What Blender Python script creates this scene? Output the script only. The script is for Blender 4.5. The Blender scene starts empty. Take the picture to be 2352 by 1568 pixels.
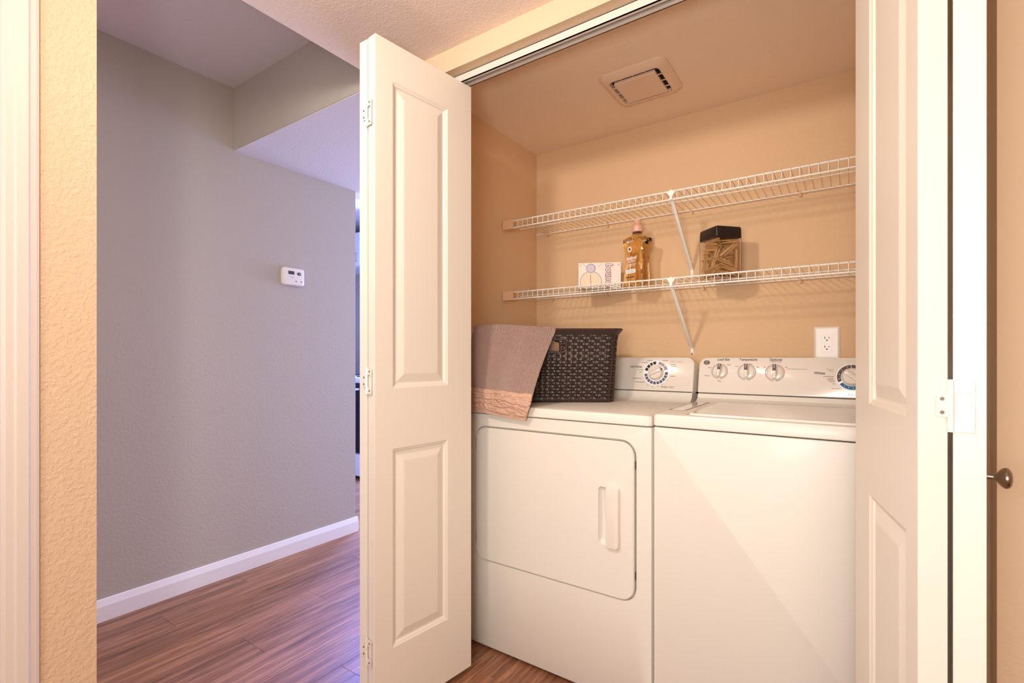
import bpy, bmesh, math, random
from mathutils import Vector, Matrix
PI = math.pi
R = math.radians
random.seed(7)
C = bpy.context.scene.collection
sc = bpy.context.scene

# ------------------------------------------------------------------ camera, world, lights, exposure
cam_d = bpy.data.cameras.new('camera'); cam = bpy.data.objects.new('camera', cam_d); C.objects.link(cam)
cam.location = (0, 0, 1.09)
cam.rotation_euler = (R(90), 0, R(34.4))
cam_d.sensor_width = 36.0
cam_d.lens = 17.28
cam_d.shift_y = 0.0145
cam_d.clip_start = 0.02
sc.camera = cam
sc.view_settings.view_transform = 'Standard'
sc.view_settings.look = 'None'
sc.view_settings.gamma = 1.0
sc.view_settings.use_curve_mapping = False
sc.view_settings.exposure = 0.7
w = bpy.data.worlds.new('world'); sc.world = w; w.use_nodes = True
w.node_tree.nodes['Background'].inputs[0].default_value = (0.50, 0.60, 1.0, 1)
w.node_tree.nodes['Background'].inputs[1].default_value = 2.5

def area(name, loc, target, sx, sy, energy, col, shape='RECTANGLE', spread=180):
    d = bpy.data.lights.new(name, 'AREA'); d.energy = energy; d.color = col
    d.shape = shape; d.size = sx
    if shape in ('RECTANGLE', 'ELLIPSE'): d.size_y = sy
    d.spread = R(spread)
    o = bpy.data.objects.new(name, d); C.objects.link(o); o.location = loc
    o.rotation_euler = (Vector(target)-Vector(loc)).to_track_quat('-Z', 'Y').to_euler()
    return o
WARM = (1.0, 0.89, 0.78)
area('ceiling_lamp', (-0.85, 0.05, 2.04), (-0.45, 2.0, 1.35), 0.15, 0.15, 8.0, WARM, 'DISK')
area('room_lamp', (-0.12, -0.28, 1.14), (-0.45, 2.0, 1.30), 0.36, 0.30, 8.5, (1.0, 0.96, 0.92))  # unseen soft flash at camera height; no lamp stands in the room here
area('bedroom_window', (0.75, -2.3, 1.45), (-0.5, 1.5, 1.3), 1.6, 1.5, 26.0, (1.0, 0.96, 0.92))  # added soft fill behind the camera; no window is built there
area('hall_daylight', (-2.35, 5.35, 1.25), (-2.1, 1.0, 1.10), 2.2, 1.5, 165.0, (0.48, 0.60, 1.0))
area('kitchen_ceiling_daylight', (-3.32, 3.25, 2.36), (-2.1, 1.3, 0.0), 0.5, 0.35, 135.0, (0.16, 0.28, 1.0))
area('hall_fill', (-2.0, -0.6, 2.38), (-2.0, -0.6, 0), 0.3, 0.3, 9.0, (0.94, 0.95, 1.0), 'DISK')  # added fill light for the near part of the hall

# ------------------------------------------------------------------ helpers
def lin(c):
    return tuple(((v/255.0)/12.92 if v/255.0 <= 0.04045 else ((v/255.0+0.055)/1.055)**2.4) for v in c)

def mat(name, rgb, rough=0.5, metal=0.0, bump=0.0, scale=60.0, detail=4.0, spec=0.5, coat=0.0,
        var=0.0, kind='noise', trans=0.0, ior=1.45, alpha=1.0, stretch=(1, 1, 1)):
    m = bpy.data.materials.new(name); m.use_nodes = True
    nt = m.node_tree; b = nt.nodes['Principled BSDF']
    col = (*lin(rgb), 1)
    b.inputs['Base Color'].default_value = col
    b.inputs['Roughness'].default_value = rough
    b.inputs['Metallic'].default_value = metal
    b.inputs['Specular IOR Level'].default_value = spec
    b.inputs['Coat Weight'].default_value = coat
    b.inputs['Coat Roughness'].default_value = 0.12
    b.inputs['Transmission Weight'].default_value = trans
    b.inputs['IOR'].default_value = ior
    tc = nt.nodes.new('ShaderNodeTexCoord'); mp = nt.nodes.new('ShaderNodeMapping')
    mp.inputs['Scale'].default_value = stretch
    nt.links.new(tc.outputs['Object'], mp.inputs['Vector'])
    n = nt.nodes.new('ShaderNodeTexNoise')
    n.inputs['Scale'].default_value = scale; n.inputs['Detail'].default_value = detail
    nt.links.new(mp.outputs['Vector'], n.inputs['Vector'])
    if bump:
        bp = nt.nodes.new('ShaderNodeBump'); bp.inputs['Strength'].default_value = bump
        bp.inputs['Distance'].default_value = 0.004
        nt.links.new(n.outputs['Fac'], bp.inputs['Height']); nt.links.new(bp.outputs['Normal'], b.inputs['Normal'])
    if var:
        n2 = nt.nodes.new('ShaderNodeTexNoise'); n2.inputs['Scale'].default_value = scale*0.15
        nt.links.new(mp.outputs['Vector'], n2.inputs['Vector'])
        mx = nt.nodes.new('ShaderNodeMix'); mx.data_type = 'RGBA'
        mx.inputs['A'].default_value = tuple(v*(1-var) for v in col[:3])+(1,)
        mx.inputs['B'].default_value = tuple(min(1, v*(1+var)) for v in col[:3])+(1,)
        nt.links.new(n2.outputs['Fac'], mx.inputs['Factor']); nt.links.new(mx.outputs['Result'], b.inputs['Base Color'])
    return m

def wall_mat(name, rgb, strength=0.35, scale=70):
    """orange-peel drywall: softened voronoi/noise relief"""
    m = mat(name, rgb, rough=0.75, spec=0.25, bump=0.0)
    nt = m.node_tree; b = nt.nodes['Principled BSDF']
    tc = nt.nodes.new('ShaderNodeTexCoord')
    n = nt.nodes.new('ShaderNodeTexNoise'); n.inputs['Scale'].default_value = scale; n.inputs['Detail'].default_value = 3
    n.inputs['Distortion'].default_value = 0.25
    nt.links.new(tc.outputs['Object'], n.inputs['Vector'])
    rp = nt.nodes.new('ShaderNodeValToRGB'); rp.color_ramp.elements[0].position = 0.42; rp.color_ramp.elements[1].position = 0.66
    nt.links.new(n.outputs['Fac'], rp.inputs['Fac'])
    bp = nt.nodes.new('ShaderNodeBump'); bp.inputs['Strength'].default_value = strength; bp.inputs['Distance'].default_value = 0.003
    nt.links.new(rp.outputs['Color'], bp.inputs['Height']); nt.links.new(bp.outputs['Normal'], b.inputs['Normal'])
    return m

M = {}
M['closet'] = wall_mat('tan_drywall', (228, 192, 152), 0.16, 90)
M['vest'] = wall_mat('warm_beige_drywall', (226, 196, 164), 0.40, 105)
M['front'] = wall_mat('beige_header_drywall', (216, 189, 158), 0.10, 90)
M['hall'] = wall_mat('greige_drywall', (188, 180, 170), 0.13, 80)  # likely same paint as closet; cooler hall light put into its colour
M['ceil'] = wall_mat('ceiling_texture', (238, 220, 208), 0.22, 130)
M['cceil'] = wall_mat('closet_ceiling_paint', (248, 222, 196), 0.06, 60)
M['hceil'] = wall_mat('hall_ceiling_paint', (222, 214, 216), 0.12, 110)
M['trim'] = mat('white_trim_paint', (230, 218, 208), 0.35, bump=0.02, scale=40)
M['base'] = mat('baseboard_paint', (246, 243, 246), 0.35)
M['door'] = mat('white_door_paint', (232, 223, 210), 0.38, bump=0.02, scale=30)
M['enamel'] = mat('appliance_enamel', (227, 221, 210), 0.42, spec=0.35, coat=0.06, bump=0.015, scale=400)
M['console'] = mat('console_plastic', (230, 221, 209), 0.20, coat=0.4)
M['gap'] = mat('dark_gap', (40, 32, 26), 0.9)
M['wire'] = mat('white_vinyl_wire', (248, 244, 236), 0.35)
M['clip'] = mat('shelf_clip_plastic', (232, 190, 150), 0.4)
M['metal'] = mat('painted_hinge_metal', (240, 234, 224), 0.3, metal=0.2)
M['track'] = mat('track_metal', (236, 230, 222), 0.3, metal=0.3)
M['nickel'] = mat('brushed_nickel', (150, 138, 126), 0.28, metal=1.0)
M['screw'] = mat('screw_steel', (160, 150, 138), 0.3, metal=0.9)
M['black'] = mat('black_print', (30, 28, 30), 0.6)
M['ink'] = mat('brown_print', (92, 78, 72), 0.6)
M['greyink'] = mat('grey_print', (188, 172, 166), 0.6)
M['blueink'] = mat('slate_print', (92, 88, 120), 0.6)
M['mauve'] = mat('mauve_print', (172, 152, 166), 0.6)
M['blue'] = mat('blue_print', (20, 104, 150), 0.5)
M['orange'] = mat('orange_print', (225, 150, 110), 0.5)
M['white'] = mat('white_print', (250, 248, 244), 0.5)
M['plate'] = mat('outlet_plastic', (244, 238, 230), 0.3)
M['wicker'] = mat('brown_woven_plastic', (56, 38, 30), 0.40, bump=0.1, scale=300, spec=0.6)
M['lid'] = mat('black_lid_plastic', (40, 30, 27), 0.35)
M['pin'] = mat('pine_wood', (238, 190, 134), 0.6, var=0.25, scale=120)
M['pinkcap'] = mat('pink_cap_plastic', (238, 184, 160), 0.3)
M['card'] = mat('white_cardboard', (248, 238, 226), 0.5)
M['cream'] = mat('cream_print', (250, 228, 196), 0.6)
M['lilac'] = mat('lilac_print', (222, 208, 220), 0.6)
M['bluegrey'] = mat('blue_grey_print', (160, 160, 186), 0.6)
M['red'] = mat('red_print', (150, 36, 46), 0.5)
M['lcd'] = mat('lcd_dark', (66, 72, 82), 0.15)
M['oven'] = mat('oven_glass', (30, 30, 38), 0.1)
M['cool_white'] = mat('white_lacquer', (236, 236, 240), 0.3)
M['rubber'] = mat('foot_rubber', (50, 46, 42), 0.8)
M['vent'] = mat('vent_plastic', (236, 204, 178), 0.4)
M['trimtape'] = mat('hem_cloth', (204, 166, 144), 0.85, bump=0.2, scale=200)
# glass / liquid
def glass(name, rgb, rough=0.02, ior=1.45):
    m = mat(name, rgb, rough, trans=1.0, ior=ior); return m
M['glass'] = glass('clear_jar_plastic', (250, 246, 240), 0.01, 1.2)
M['amber'] = glass('amber_detergent', (250, 218, 158), 0.03, 1.30)

def wood_mat():
    m = bpy.data.materials.new('plank_wood'); m.use_nodes = True
    nt = m.node_tree; L = nt.links.new; b = nt.nodes['Principled BSDF']
    tc = nt.nodes.new('ShaderNodeTexCoord'); oi = nt.nodes.new('ShaderNodeObjectInfo')
    mul = nt.nodes.new('ShaderNodeVectorMath'); mul.operation = 'SCALE'; mul.inputs['Scale'].default_value = 17.0
    cmb = nt.nodes.new('ShaderNodeCombineXYZ'); L(oi.outputs['Random'], cmb.inputs[0]); L(oi.outputs['Random'], cmb.inputs[1]); L(oi.outputs['Random'], cmb.inputs[2])
    L(cmb.outputs[0], mul.inputs[0])
    add = nt.nodes.new('ShaderNodeVectorMath'); add.operation = 'ADD'; L(tc.outputs['Object'], add.inputs[0]); L(mul.outputs[0], add.inputs[1])
    mp = nt.nodes.new('ShaderNodeMapping'); mp.inputs['Scale'].default_value = (1.0, 0.05, 1.0); L(add.outputs[0], mp.inputs['Vector'])
    n1 = nt.nodes.new('ShaderNodeTexNoise'); n1.inputs['Scale'].default_value = 42; n1.inputs['Detail'].default_value = 8; n1.inputs['Roughness'].default_value = 0.62; n1.inputs['Distortion'].default_value = 0.6
    L(mp.outputs[0], n1.inputs['Vector'])
    rp = nt.nodes.new('ShaderNodeValToRGB'); e = rp.color_ramp.elements
    e[0].position = 0.28; e[0].color = (*lin((104, 66, 48)), 1); e[1].position = 0.75; e[1].color = (*lin((190, 136, 102)), 1)
    x = rp.color_ramp.elements.new(0.5); x.color = (*lin((146, 98, 72)), 1)
    L(n1.outputs['Fac'], rp.inputs['Fac'])
    n2 = nt.nodes.new('ShaderNodeTexNoise'); n2.inputs['Scale'].default_value = 190; n2.inputs['Detail'].default_value = 2
    L(mp.outputs[0], n2.inputs['Vector'])
    r2 = nt.nodes.new('ShaderNodeValToRGB'); r2.color_ramp.elements[0].position = 0.33; r2.color_ramp.elements[0].color = (0.55, 0.5, 0.48, 1); r2.color_ramp.elements[1].position = 0.46; r2.color_ramp.elements[1].color = (1, 1, 1, 1)
    L(n2.outputs['Fac'], r2.inputs['Fac'])
    mx = nt.nodes.new('ShaderNodeMix'); mx.data_type = 'RGBA'; mx.blend_type = 'MULTIPLY'; mx.inputs['Factor'].default_value = 0.7
    L(rp.outputs['Color'], mx.inputs['A']); L(r2.outputs['Color'], mx.inputs['B'])
    mr = nt.nodes.new('ShaderNodeMapRange'); mr.inputs['To Min'].default_value = 0.86; mr.inputs['To Max'].default_value = 1.14; L(oi.outputs['Random'], mr.inputs['Value'])
    hs = nt.nodes.new('ShaderNodeHueSaturation'); L(mr.outputs[0], hs.inputs['Value']); L(mx.outputs['Result'], hs.inputs['Color'])
    L(hs.outputs[0], b.inputs['Base Color'])
    b.inputs['Roughness'].default_value = 0.36
    bp = nt.nodes.new('ShaderNodeBump'); bp.inputs['Strength'].default_value = 0.25; bp.inputs['Distance'].default_value = 0.002
    L(n2.outputs['Fac'], bp.inputs['Height']); L(bp.outputs[0], b.inputs['Normal'])
    return m
M['wood'] = wood_mat()

def towel_mat():
    m = bpy.data.materials.new('herringbone_terry'); m.use_nodes = True
    nt = m.node_tree; L = nt.links.new; b = nt.nodes['Principled BSDF']
    uv = nt.nodes.new('ShaderNodeTexCoord')
    sep = nt.nodes.new('ShaderNodeSeparateXYZ'); L(uv.outputs['UV'], sep.inputs[0])
    # zigzag: v + tri(u)
    pp = nt.nodes.new('ShaderNodeMath'); pp.operation = 'PINGPONG'; pp.inputs[1].default_value = 0.028; L(sep.outputs[0], pp.inputs[0])
    nz = nt.nodes.new('ShaderNodeTexNoise'); nz.inputs['Scale'].default_value = 90; L(uv.outputs['UV'], nz.inputs['Vector'])
    nm = nt.nodes.new('ShaderNodeMath'); nm.operation = 'MULTIPLY'; nm.inputs[1].default_value = 0.016; L(nz.outputs['Fac'], nm.inputs[0])
    ad = nt.nodes.new('ShaderNodeMath'); ad.operation = 'ADD'; L(sep.outputs[1], ad.inputs[0]); L(pp.outputs[0], ad.inputs[1])
    ad2 = nt.nodes.new('ShaderNodeMath'); ad2.operation = 'ADD'; L(ad.outputs[0], ad2.inputs[0]); L(nm.outputs[0], ad2.inputs[1])
    ml = nt.nodes.new('ShaderNodeMath'); ml.operation = 'MULTIPLY'; ml.inputs[1].default_value = 560; L(ad2.outputs[0], ml.inputs[0])
    si = nt.nodes.new('ShaderNodeMath'); si.operation = 'SINE'; L(ml.outputs[0], si.inputs[0])
    mr = nt.nodes.new('ShaderNodeMapRange'); mr.inputs['From Min'].default_value = -1; L(si.outputs[0], mr.inputs['Value'])
    rp = nt.nodes.new('ShaderNodeValToRGB'); e = rp.color_ramp.elements
    e[0].color = (*lin((112, 84, 78)), 1); e[1].color = (*lin((206, 174, 160)), 1); e[0].position = 0.1; e[1].position = 0.9
    L(mr.outputs[0], rp.inputs['Fac']); L(rp.outputs[0], b.inputs['Base Color'])
    n3 = nt.nodes.new('ShaderNodeTexNoise'); n3.inputs['Scale'].default_value = 260; L(uv.outputs['UV'], n3.inputs['Vector'])
    am = nt.nodes.new('ShaderNodeMath'); am.operation = 'ADD'; L(mr.outputs[0], am.inputs[0]); L(n3.outputs['Fac'], am.inputs[1])
    bp = nt.nodes.new('ShaderNodeBump'); bp.inputs['Strength'].default_value = 0.6; bp.inputs['Distance'].default_value = 0.003
    L(am.outputs[0], bp.inputs['Height']); L(bp.outputs[0], b.inputs['Normal'])
    b.inputs['Roughness'].default_value = 0.95; b.inputs['Specular IOR Level'].default_value = 0.1
    b.inputs['Sheen Weight'].default_value = 0.3
    return m
M['towel'] = towel_mat()

def obj(name, bm, m, parent=None, smooth=False, label=None, loc=None, rot=None, kind=None):
    me = bpy.data.meshes.new(name)
    if isinstance(bm, bpy.types.Mesh): me = bm
    else:
        bmesh.ops.recalc_face_normals(bm, faces=bm.faces[:]); bm.to_mesh(me); bm.free()
        if m is not None: me.materials.append(M[m])
        if smooth:
            me.polygons.foreach_set('use_smooth', [True]*len(me.polygons))
            try: me.set_sharp_from_angle(angle=R(35))
            except Exception: pass
    o = bpy.data.objects.new(name, me); C.objects.link(o)
    if parent: o.parent = parent
    if loc is not None: o.location = loc
    if rot is not None: o.rotation_euler = rot
    if label: o['label'] = label
    if kind: o['kind'] = kind
    return o

def thing(name, label, cat, loc=(0, 0, 0), rz=0.0, group=None):
    o = bpy.data.objects.new(name, None); C.objects.link(o); o.empty_display_size = 0.05
    o.location = loc; o.rotation_euler = (0, 0, rz)
    o['label'] = label; o['category'] = cat
    if group: o['group'] = group
    return o
def struct(name, bm, m, label=None, cat='structure', parent=None, smooth=False):
    o = obj(name, bm, m, parent, smooth)
    if parent is None:
        o['kind'] = 'structure'
        o['category'] = cat
        if label: o['label'] = label
    return o
def structempty(name, label, cat, loc=(0, 0, 0), rz=0.0):
    o = thing(name, label, cat, loc, rz); o['kind'] = 'structure'; return o

def NB(): return bmesh.new()
def box(bm, a, b, bev=0.0, seg=2):
    x0, y0, z0 = a; x1, y1, z1 = b
    v = [bm.verts.new(p) for p in [(x0,y0,z0),(x1,y0,z0),(x1,y1,z0),(x0,y1,z0),(x0,y0,z1),(x1,y0,z1),(x1,y1,z1),(x0,y1,z1)]]
    fs = [bm.faces.new([v[i] for i in q]) for q in [(0,3,2,1),(4,5,6,7),(0,1,5,4),(1,2,6,5),(2,3,7,6),(3,0,4,7)]]
    if bev:
        es = list({e for f in fs for e in f.edges})
        bmesh.ops.bevel(bm, geom=es, offset=bev, segments=seg, affect='EDGES', profile=0.5)
    return bm
def prism(bm, pts, axis, a, b):
    """extrude 2D polygon: axis 'x' -> pts are (y,z); 'y' -> (x,z); 'z' -> (x,y)"""
    def P(p, t):
        return {'x': (t, p[0], p[1]), 'y': (p[0], t, p[1]), 'z': (p[0], p[1], t)}[axis]
    v0 = [bm.verts.new(P(p, a)) for p in pts]; v1 = [bm.verts.new(P(p, b)) for p in pts]
    n = len(pts)
    bm.faces.new(v0); bm.faces.new(v1)
    for i in range(n): bm.faces.new((v0[i], v0[(i+1) % n], v1[(i+1) % n], v1[i]))
    return bm
def tube(bm, pts, r, n=6, closed=False, cap=True, flat=None, upv=None):
    pts = [Vector(p) for p in pts]; rings = []; N = len(pts)
    up = Vector(upv) if upv else Vector((0, 0, 1))
    for i, p in enumerate(pts):
        if closed: t = pts[(i+1) % N]-pts[i-1]
        else: t = pts[min(i+1, N-1)]-pts[max(i-1, 0)]
        t.normalize()
        u = up if abs(t.dot(up)) < 0.95 else Vector((1, 0, 0))
        s = t.cross(u).normalized(); q = s.cross(t).normalized()
        ra, rb = (r, r) if flat is None else flat
        rings.append([bm.verts.new(p+s*(ra*math.cos(2*PI*k/n+PI/n))+q*(rb*math.sin(2*PI*k/n+PI/n))) for k in range(n)])
    M_ = N if closed else N-1
    for i in range(M_):
        A = rings[i]; B = rings[(i+1) % N]
        for k in range(n): bm.faces.new((A[k], A[(k+1) % n], B[(k+1) % n], B[k]))
    if cap and not closed:
        bm.faces.new(rings[0]); bm.faces.new(rings[-1])
    return bm
def rings(bm, loops, cap0=False, cap1=True):
    vs = [[bm.verts.new(p) for p in L] for L in loops]
    n = len(loops[0])
    for a, b in zip(vs, vs[1:]):
        for k in range(n): bm.faces.new((a[k], a[(k+1) % n], b[(k+1) % n], b[k]))
    if cap0: bm.faces.new(vs[0])
    if cap1: bm.faces.new(vs[-1])
    return bm
def rr(x0, z0, x1, z1, r, n=5, f=None):
    """rounded rectangle loop; r may be 4 radii (bl, br, tr, tl); f maps (x,z)->3D"""
    if not isinstance(r, (tuple, list)): r = (r,)*4
    cs = [(x0+r[0], z0+r[0], PI, r[0]), (x1-r[1], z0+r[1], 1.5*PI, r[1]), (x1-r[2], z1-r[2], 0, r[2]), (x0+r[3], z1-r[3], 0.5*PI, r[3])]
    out = []
    for cx, cz, a0, rad in cs:
        for k in range(n+1):
            a = a0+0.5*PI*k/n
            p = (cx+rad*math.cos(a), cz+rad*math.sin(a)); out.append(f(*p) if f else p)
    return out
def lathe(bm, prof, n=24, f=None, cap0=True, cap1=True):
    L = []
    for (r, h) in prof:
        L.append([(f or (lambda x, y, z: (x, y, z)))(r*math.cos(2*PI*k/n), r*math.sin(2*PI*k/n), h) for k in range(n)])
    return rings(bm, L, cap0, cap1)
def disc(bm, cx, cy, r, z=0.0, h=0.0004, n=20, sx=1.0):
    rings(bm, [[(cx+sx*r*math.cos(2*PI*k/n), cy+r*math.sin(2*PI*k/n), zz) for k in range(n)] for zz in (z, z+h)], True, True); return bm
def arc_band(bm, cx, cy, r0, r1, a0, a1, z=0.0, h=0.0004, n=6):
    A = [(cx+r0*math.cos(a0+(a1-a0)*k/n), cy+r0*math.sin(a0+(a1-a0)*k/n)) for k in range(n+1)]
    B = [(cx+r1*math.cos(a0+(a1-a0)*k/n), cy+r1*math.sin(a0+(a1-a0)*k/n)) for k in range(n+1)]
    for i in range(n):
        prism(bm, [A[i], A[i+1], B[i+1], B[i]], 'z', z, z+h)
    return bm

def text(body, size, m, parent, loc, rot=(0, 0, 0), name='lettering', align='CENTER', extrude=0.0003, bold=0.0, sx=1.0, shear=0.0):
    cu = bpy.data.curves.new('t', 'FONT'); cu.body = body; cu.size = size; cu.align_x = align; cu.align_y = 'CENTER'
    cu.extrude = extrude; cu.offset = bold; cu.shear = shear; cu.resolution_u = 3
    to = bpy.data.objects.new('t', cu); C.objects.link(to)
    bpy.context.view_layer.update()
    me = bpy.data.meshes.new_from_object(to)
    bpy.data.objects.remove(to); bpy.data.curves.remove(cu)
    me.name = name; me.materials.clear(); me.materials.append(M[m])
    for v in me.vertices: v.co.x *= sx
    o = bpy.data.objects.new(name, me); C.objects.link(o); o.parent = parent; o.location = loc; o.rotation_euler = rot
    return o

# ------------------------------------------------------------------ room shell
XL, XR, YF, YFB, YB, ZC = -1.344, 0.40, 1.26, 1.375, 2.19, 2.138   # closet inside
JL, JR, ZH = -1.235, 0.227, 2.062                                  # opening jambs and header underside
HX = -2.54                                                         # hall far wall
VX = -1.47                                                         # vestibule left wall plane

struct('wall_closet_back', box(NB(), (XL-0.126, YB, 0), (XR+0.1, YB+0.1, 2.43)), 'closet', 'tan textured wall behind the two wire shelves', 'wall')
struct('wall_closet_left', box(NB(), (VX, YFB, 0), (XL, YB, 2.43)), 'closet', 'tan closet side wall left of the dryer', 'wall')
struct('wall_closet_right', box(NB(), (XR, YFB, 0), (XR+0.1, YB, 2.43)), 'closet', 'tan closet side wall right of the washer', 'wall')
bm = NB(); box(bm, (VX, YF, 0), (JL, YFB, 2.43)); box(bm, (JL, YF, ZH), (JR, YFB, 2.43)); box(bm, (JR, YF, 0), (1.3, YFB, 2.43))
struct('wall_front', bm, 'front', 'beige drywall front of the closet with header over the opening', 'wall')
# vestibule left wall with corner at the hall, door opening behind camera-left
bm = NB(); box(bm, (VX-0.11, 0.30, 0), (VX, 0.405, 2.43)); box(bm, (VX-0.11, -0.56, 2.06), (VX, 0.30, 2.43)); box(bm, (VX-0.11, -3.5, 0), (VX, -0.56, 2.43))
struct('wall_left', bm, 'vest', 'orange-lit textured wall corner between the door casing and the hall', 'wall')
struct('wall_behind', box(NB(), (-1.58, -3.6, 0), (1.4, -3.5, 2.43)), 'vest', 'beige wall behind the camera', 'wall')
struct('wall_right', box(NB(), (1.3, -3.5, 0), (1.4, YFB, 2.43)), 'vest', 'beige wall on the right', 'wall')
struct('ceiling', box(NB(), (VX, -3.5, ZC-0.003), (1.3, YF, 2.43)), 'ceil', 'low textured ceiling in front of the closet', 'ceiling')
struct('ceiling_closet', box(NB(), (XL, YFB, ZC), (XR, YB, 2.23)), 'cceil', 'smooth closet ceiling around the exhaust fan', 'ceiling')
# hall
struct('wall_hall', box(NB(), (HX-0.12, -1.2, 0), (HX, 1.98, 2.43)), 'hall', 'long greige hall wall carrying the thermostat', 'wall')
struct('wall_hall_end', box(NB(), (HX, -1.3, 0), (VX-0.11, -1.2, 2.43)), 'hall', 'greige wall closing the near end of the hall', 'wall')
struct('ceiling_hall', box(NB(), (HX-0.12, -1.3, 2.43), (VX, 1.243, 2.53)), 'hceil', 'high smooth hall ceiling', 'ceiling')
struct('wall_soffit', box(NB(), (HX, 1.243, 2.122), (VX, 1.30, 2.43)), 'hall', 'taupe face of the dropped hall soffit', 'wall')
struct('ceiling_soffit', box(NB(), (HX-0.12, 1.246, 2.119), (VX, 2.9, 2.124)), 'hceil', 'bluish daylit low ceiling of the hall beyond the soffit', 'ceiling')
# living space past the hall
struct('wall_kitchen', box(NB(), (-5.6, 3.5, 0), (-3.5, 3.6, 2.43)), 'hall', 'pinkish wall behind the white range', 'wall')
struct('wall_living_right', box(NB(), (VX, YB+0.1, 0), (VX+0.1, 5.6, 2.43)), 'hall', 'greige wall running back beyond the closet', 'wall')
struct('wall_living_left', box(NB(), (-5.7, 1.86, 0), (-5.6, 5.6, 2.43)), 'hall', 'far left wall of the kitchen', 'wall')
struct('wall_living_near', box(NB(), (-5.6, 1.86, 0), (HX-0.12, 1.98, 2.43)), 'hall', 'near wall of the kitchen', 'wall')
struct('ceiling_living', box(NB(), (-5.7, 1.86, 2.43), (VX+0.1, 5.7, 2.53)), 'hceil', 'pale ceiling of the room past the hall', 'ceiling')
bm = NB(); box(bm, (-5.6, 5.5, 0), (-3.5, 5.6, 2.43)); box(bm, (-3.5, 5.5, 0), (VX, 5.6, 0.45)); box(bm, (-3.5, 5.5, 2.02), (VX, 5.6, 2.43))
struct('wall_window', bm, 'hall', 'far wall around the bright window', 'wall')
wn = structempty('window_1', 'white framed daylight window at the far end', 'window', (-3.5, 5.52, 0.45))
bm = NB()
W_, H_ = 2.03, 1.57
box(bm, (0, 0, 0), (W_, 0.05, 0.05)); box(bm, (0, 0, H_-0.05), (W_, 0.05, H_)); box(bm, (0, 0, 0.05), (0.05, 0.05, H_-0.05)); box(bm, (W_-0.05, 0, 0.05), (W_, 0.05, H_-0.05)); box(bm, (W_/2-0.03, 0, 0.05), (W_/2+0.03, 0.05, H_-0.05))
obj('window_frame', bm, 'cool_white', wn)
for a, b in ((0.05, W_/2-0.03), (W_/2+0.03, W_-0.05)):
    obj('pane', box(NB(), (a, 0.02, 0.05), (b, 0.026, H_-0.05)), 'glass', wn)

# floor: base slab with separate planks running into depth
fl = struct('floor', box(NB(), (-5.7, -3.6, -0.06), (1.4, 5.6, -0.006)), 'gap', 'reddish brown wood plank floor', 'floor')
PW, PL = 0.152, 1.22
shared = {}
def plank_mesh(wd, ln):
    k = (round(wd, 3), round(ln, 3))
    if k not in shared:
        bm = NB(); box(bm, (0, 0, -0.006), (wd-0.0007, ln-0.0007, 0.0), 0.0)
        top = [e for e in bm.edges if all(abs(v.co.z) < 1e-6 for v in e.verts)]
        bmesh.ops.bevel(bm, geom=top, offset=0.0006, segments=1, affect='EDGES')
        me = bpy.data.meshes.new('plank'); bm.to_mesh(me); bm.free(); me.materials.append(M['wood']); shared[k] = me
    return shared[k]
def plank(x0, y0, x1, y1):
    o = bpy.data.objects.new('plank', plank_mesh(x1-x0, y1-y0)); C.objects.link(o); o.parent = fl; o.location = (x0, y0, 0)
x = HX; i = 0
while x < 1.28:
    x1 = min(x+PW, 1.3)
    # rows reach from the near part of the rooms into depth
    ya, yb = (-1.2, 5.5) if x1 <= VX-0.1 else ((-3.5, YB) if x1 < XR else (-3.5, YF))
    if x1 <= VX-0.1: pass
    if x < VX+0.01 and x1 > VX-0.11: ya, yb = -1.2, 2.9
    y = ya-(i*0.37 % PL)
    while y < yb-0.02:
        a, b = max(y, ya), min(y+PL, yb)
        if b-a > 0.03: plank(x, a, x1, b)
        y += PL
    x = x1; i += 1
bm = NB(); box(bm, (-5.6, 1.98, -0.006), (HX, 5.5, -0.0002)); o = obj('plank_field', bm, 'wood', fl)
o['kind'] = 'stuff'

# baseboards
def baseboard(name, pts, m='trim', label=None):
    """pts: (y0,y1) run on plane x=HX"""
    bm = NB(); y0, y1 = pts
    prism(bm, [(HX, 0.0), (HX+0.014, 0.0), (HX+0.014, 0.062), (HX+0.009, 0.078), (HX+0.006, 0.088), (HX, 0.090)], 'y', y0, y1)
    return struct(name, bm, m, label, 'baseboard')
def prism_xz(): pass
baseboard('baseboard_hall', (-1.19, 1.994), 'base', 'white baseboard along the foot of the hall wall')
bm = NB(); prism(bm, [(1.98, 0.0), (1.994, 0.0), (1.994, 0.062), (1.989, 0.078), (1.98, 0.090)], 'x', HX-1.2, HX)
struct('baseboard_hall_return', bm, 'base', 'white baseboard returning round the hall wall corner', 'baseboard')

# door casing on the vestibule left wall
bm = NB()
prof = [(0.243, 0.0), (0.243, 0.012), (0.250, 0.016), (0.262, 0.016), (0.266, 0.0185), (0.284, 0.0185), (0.288, 0.014), (0.298, 0.012), (0.303, 0.009), (0.305, 0.0)]
pts = [(VX+d, y) for y, d in prof]
prism(bm, pts, 'z', 0.0, 2.055)
struct('trim_1', bm, 'trim', 'white moulded door casing at the far left edge', 'trim')
bm = NB(); box(bm, (VX-0.11, 0.225, 0), (VX+0.002, 0.246, 2.05)); box(bm, (VX-0.07, 0.213, 0), (VX-0.035, 0.226, 2.05))
struct('trim_2', bm, 'trim', 'white door jamb beside the left casing', 'trim')
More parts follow.
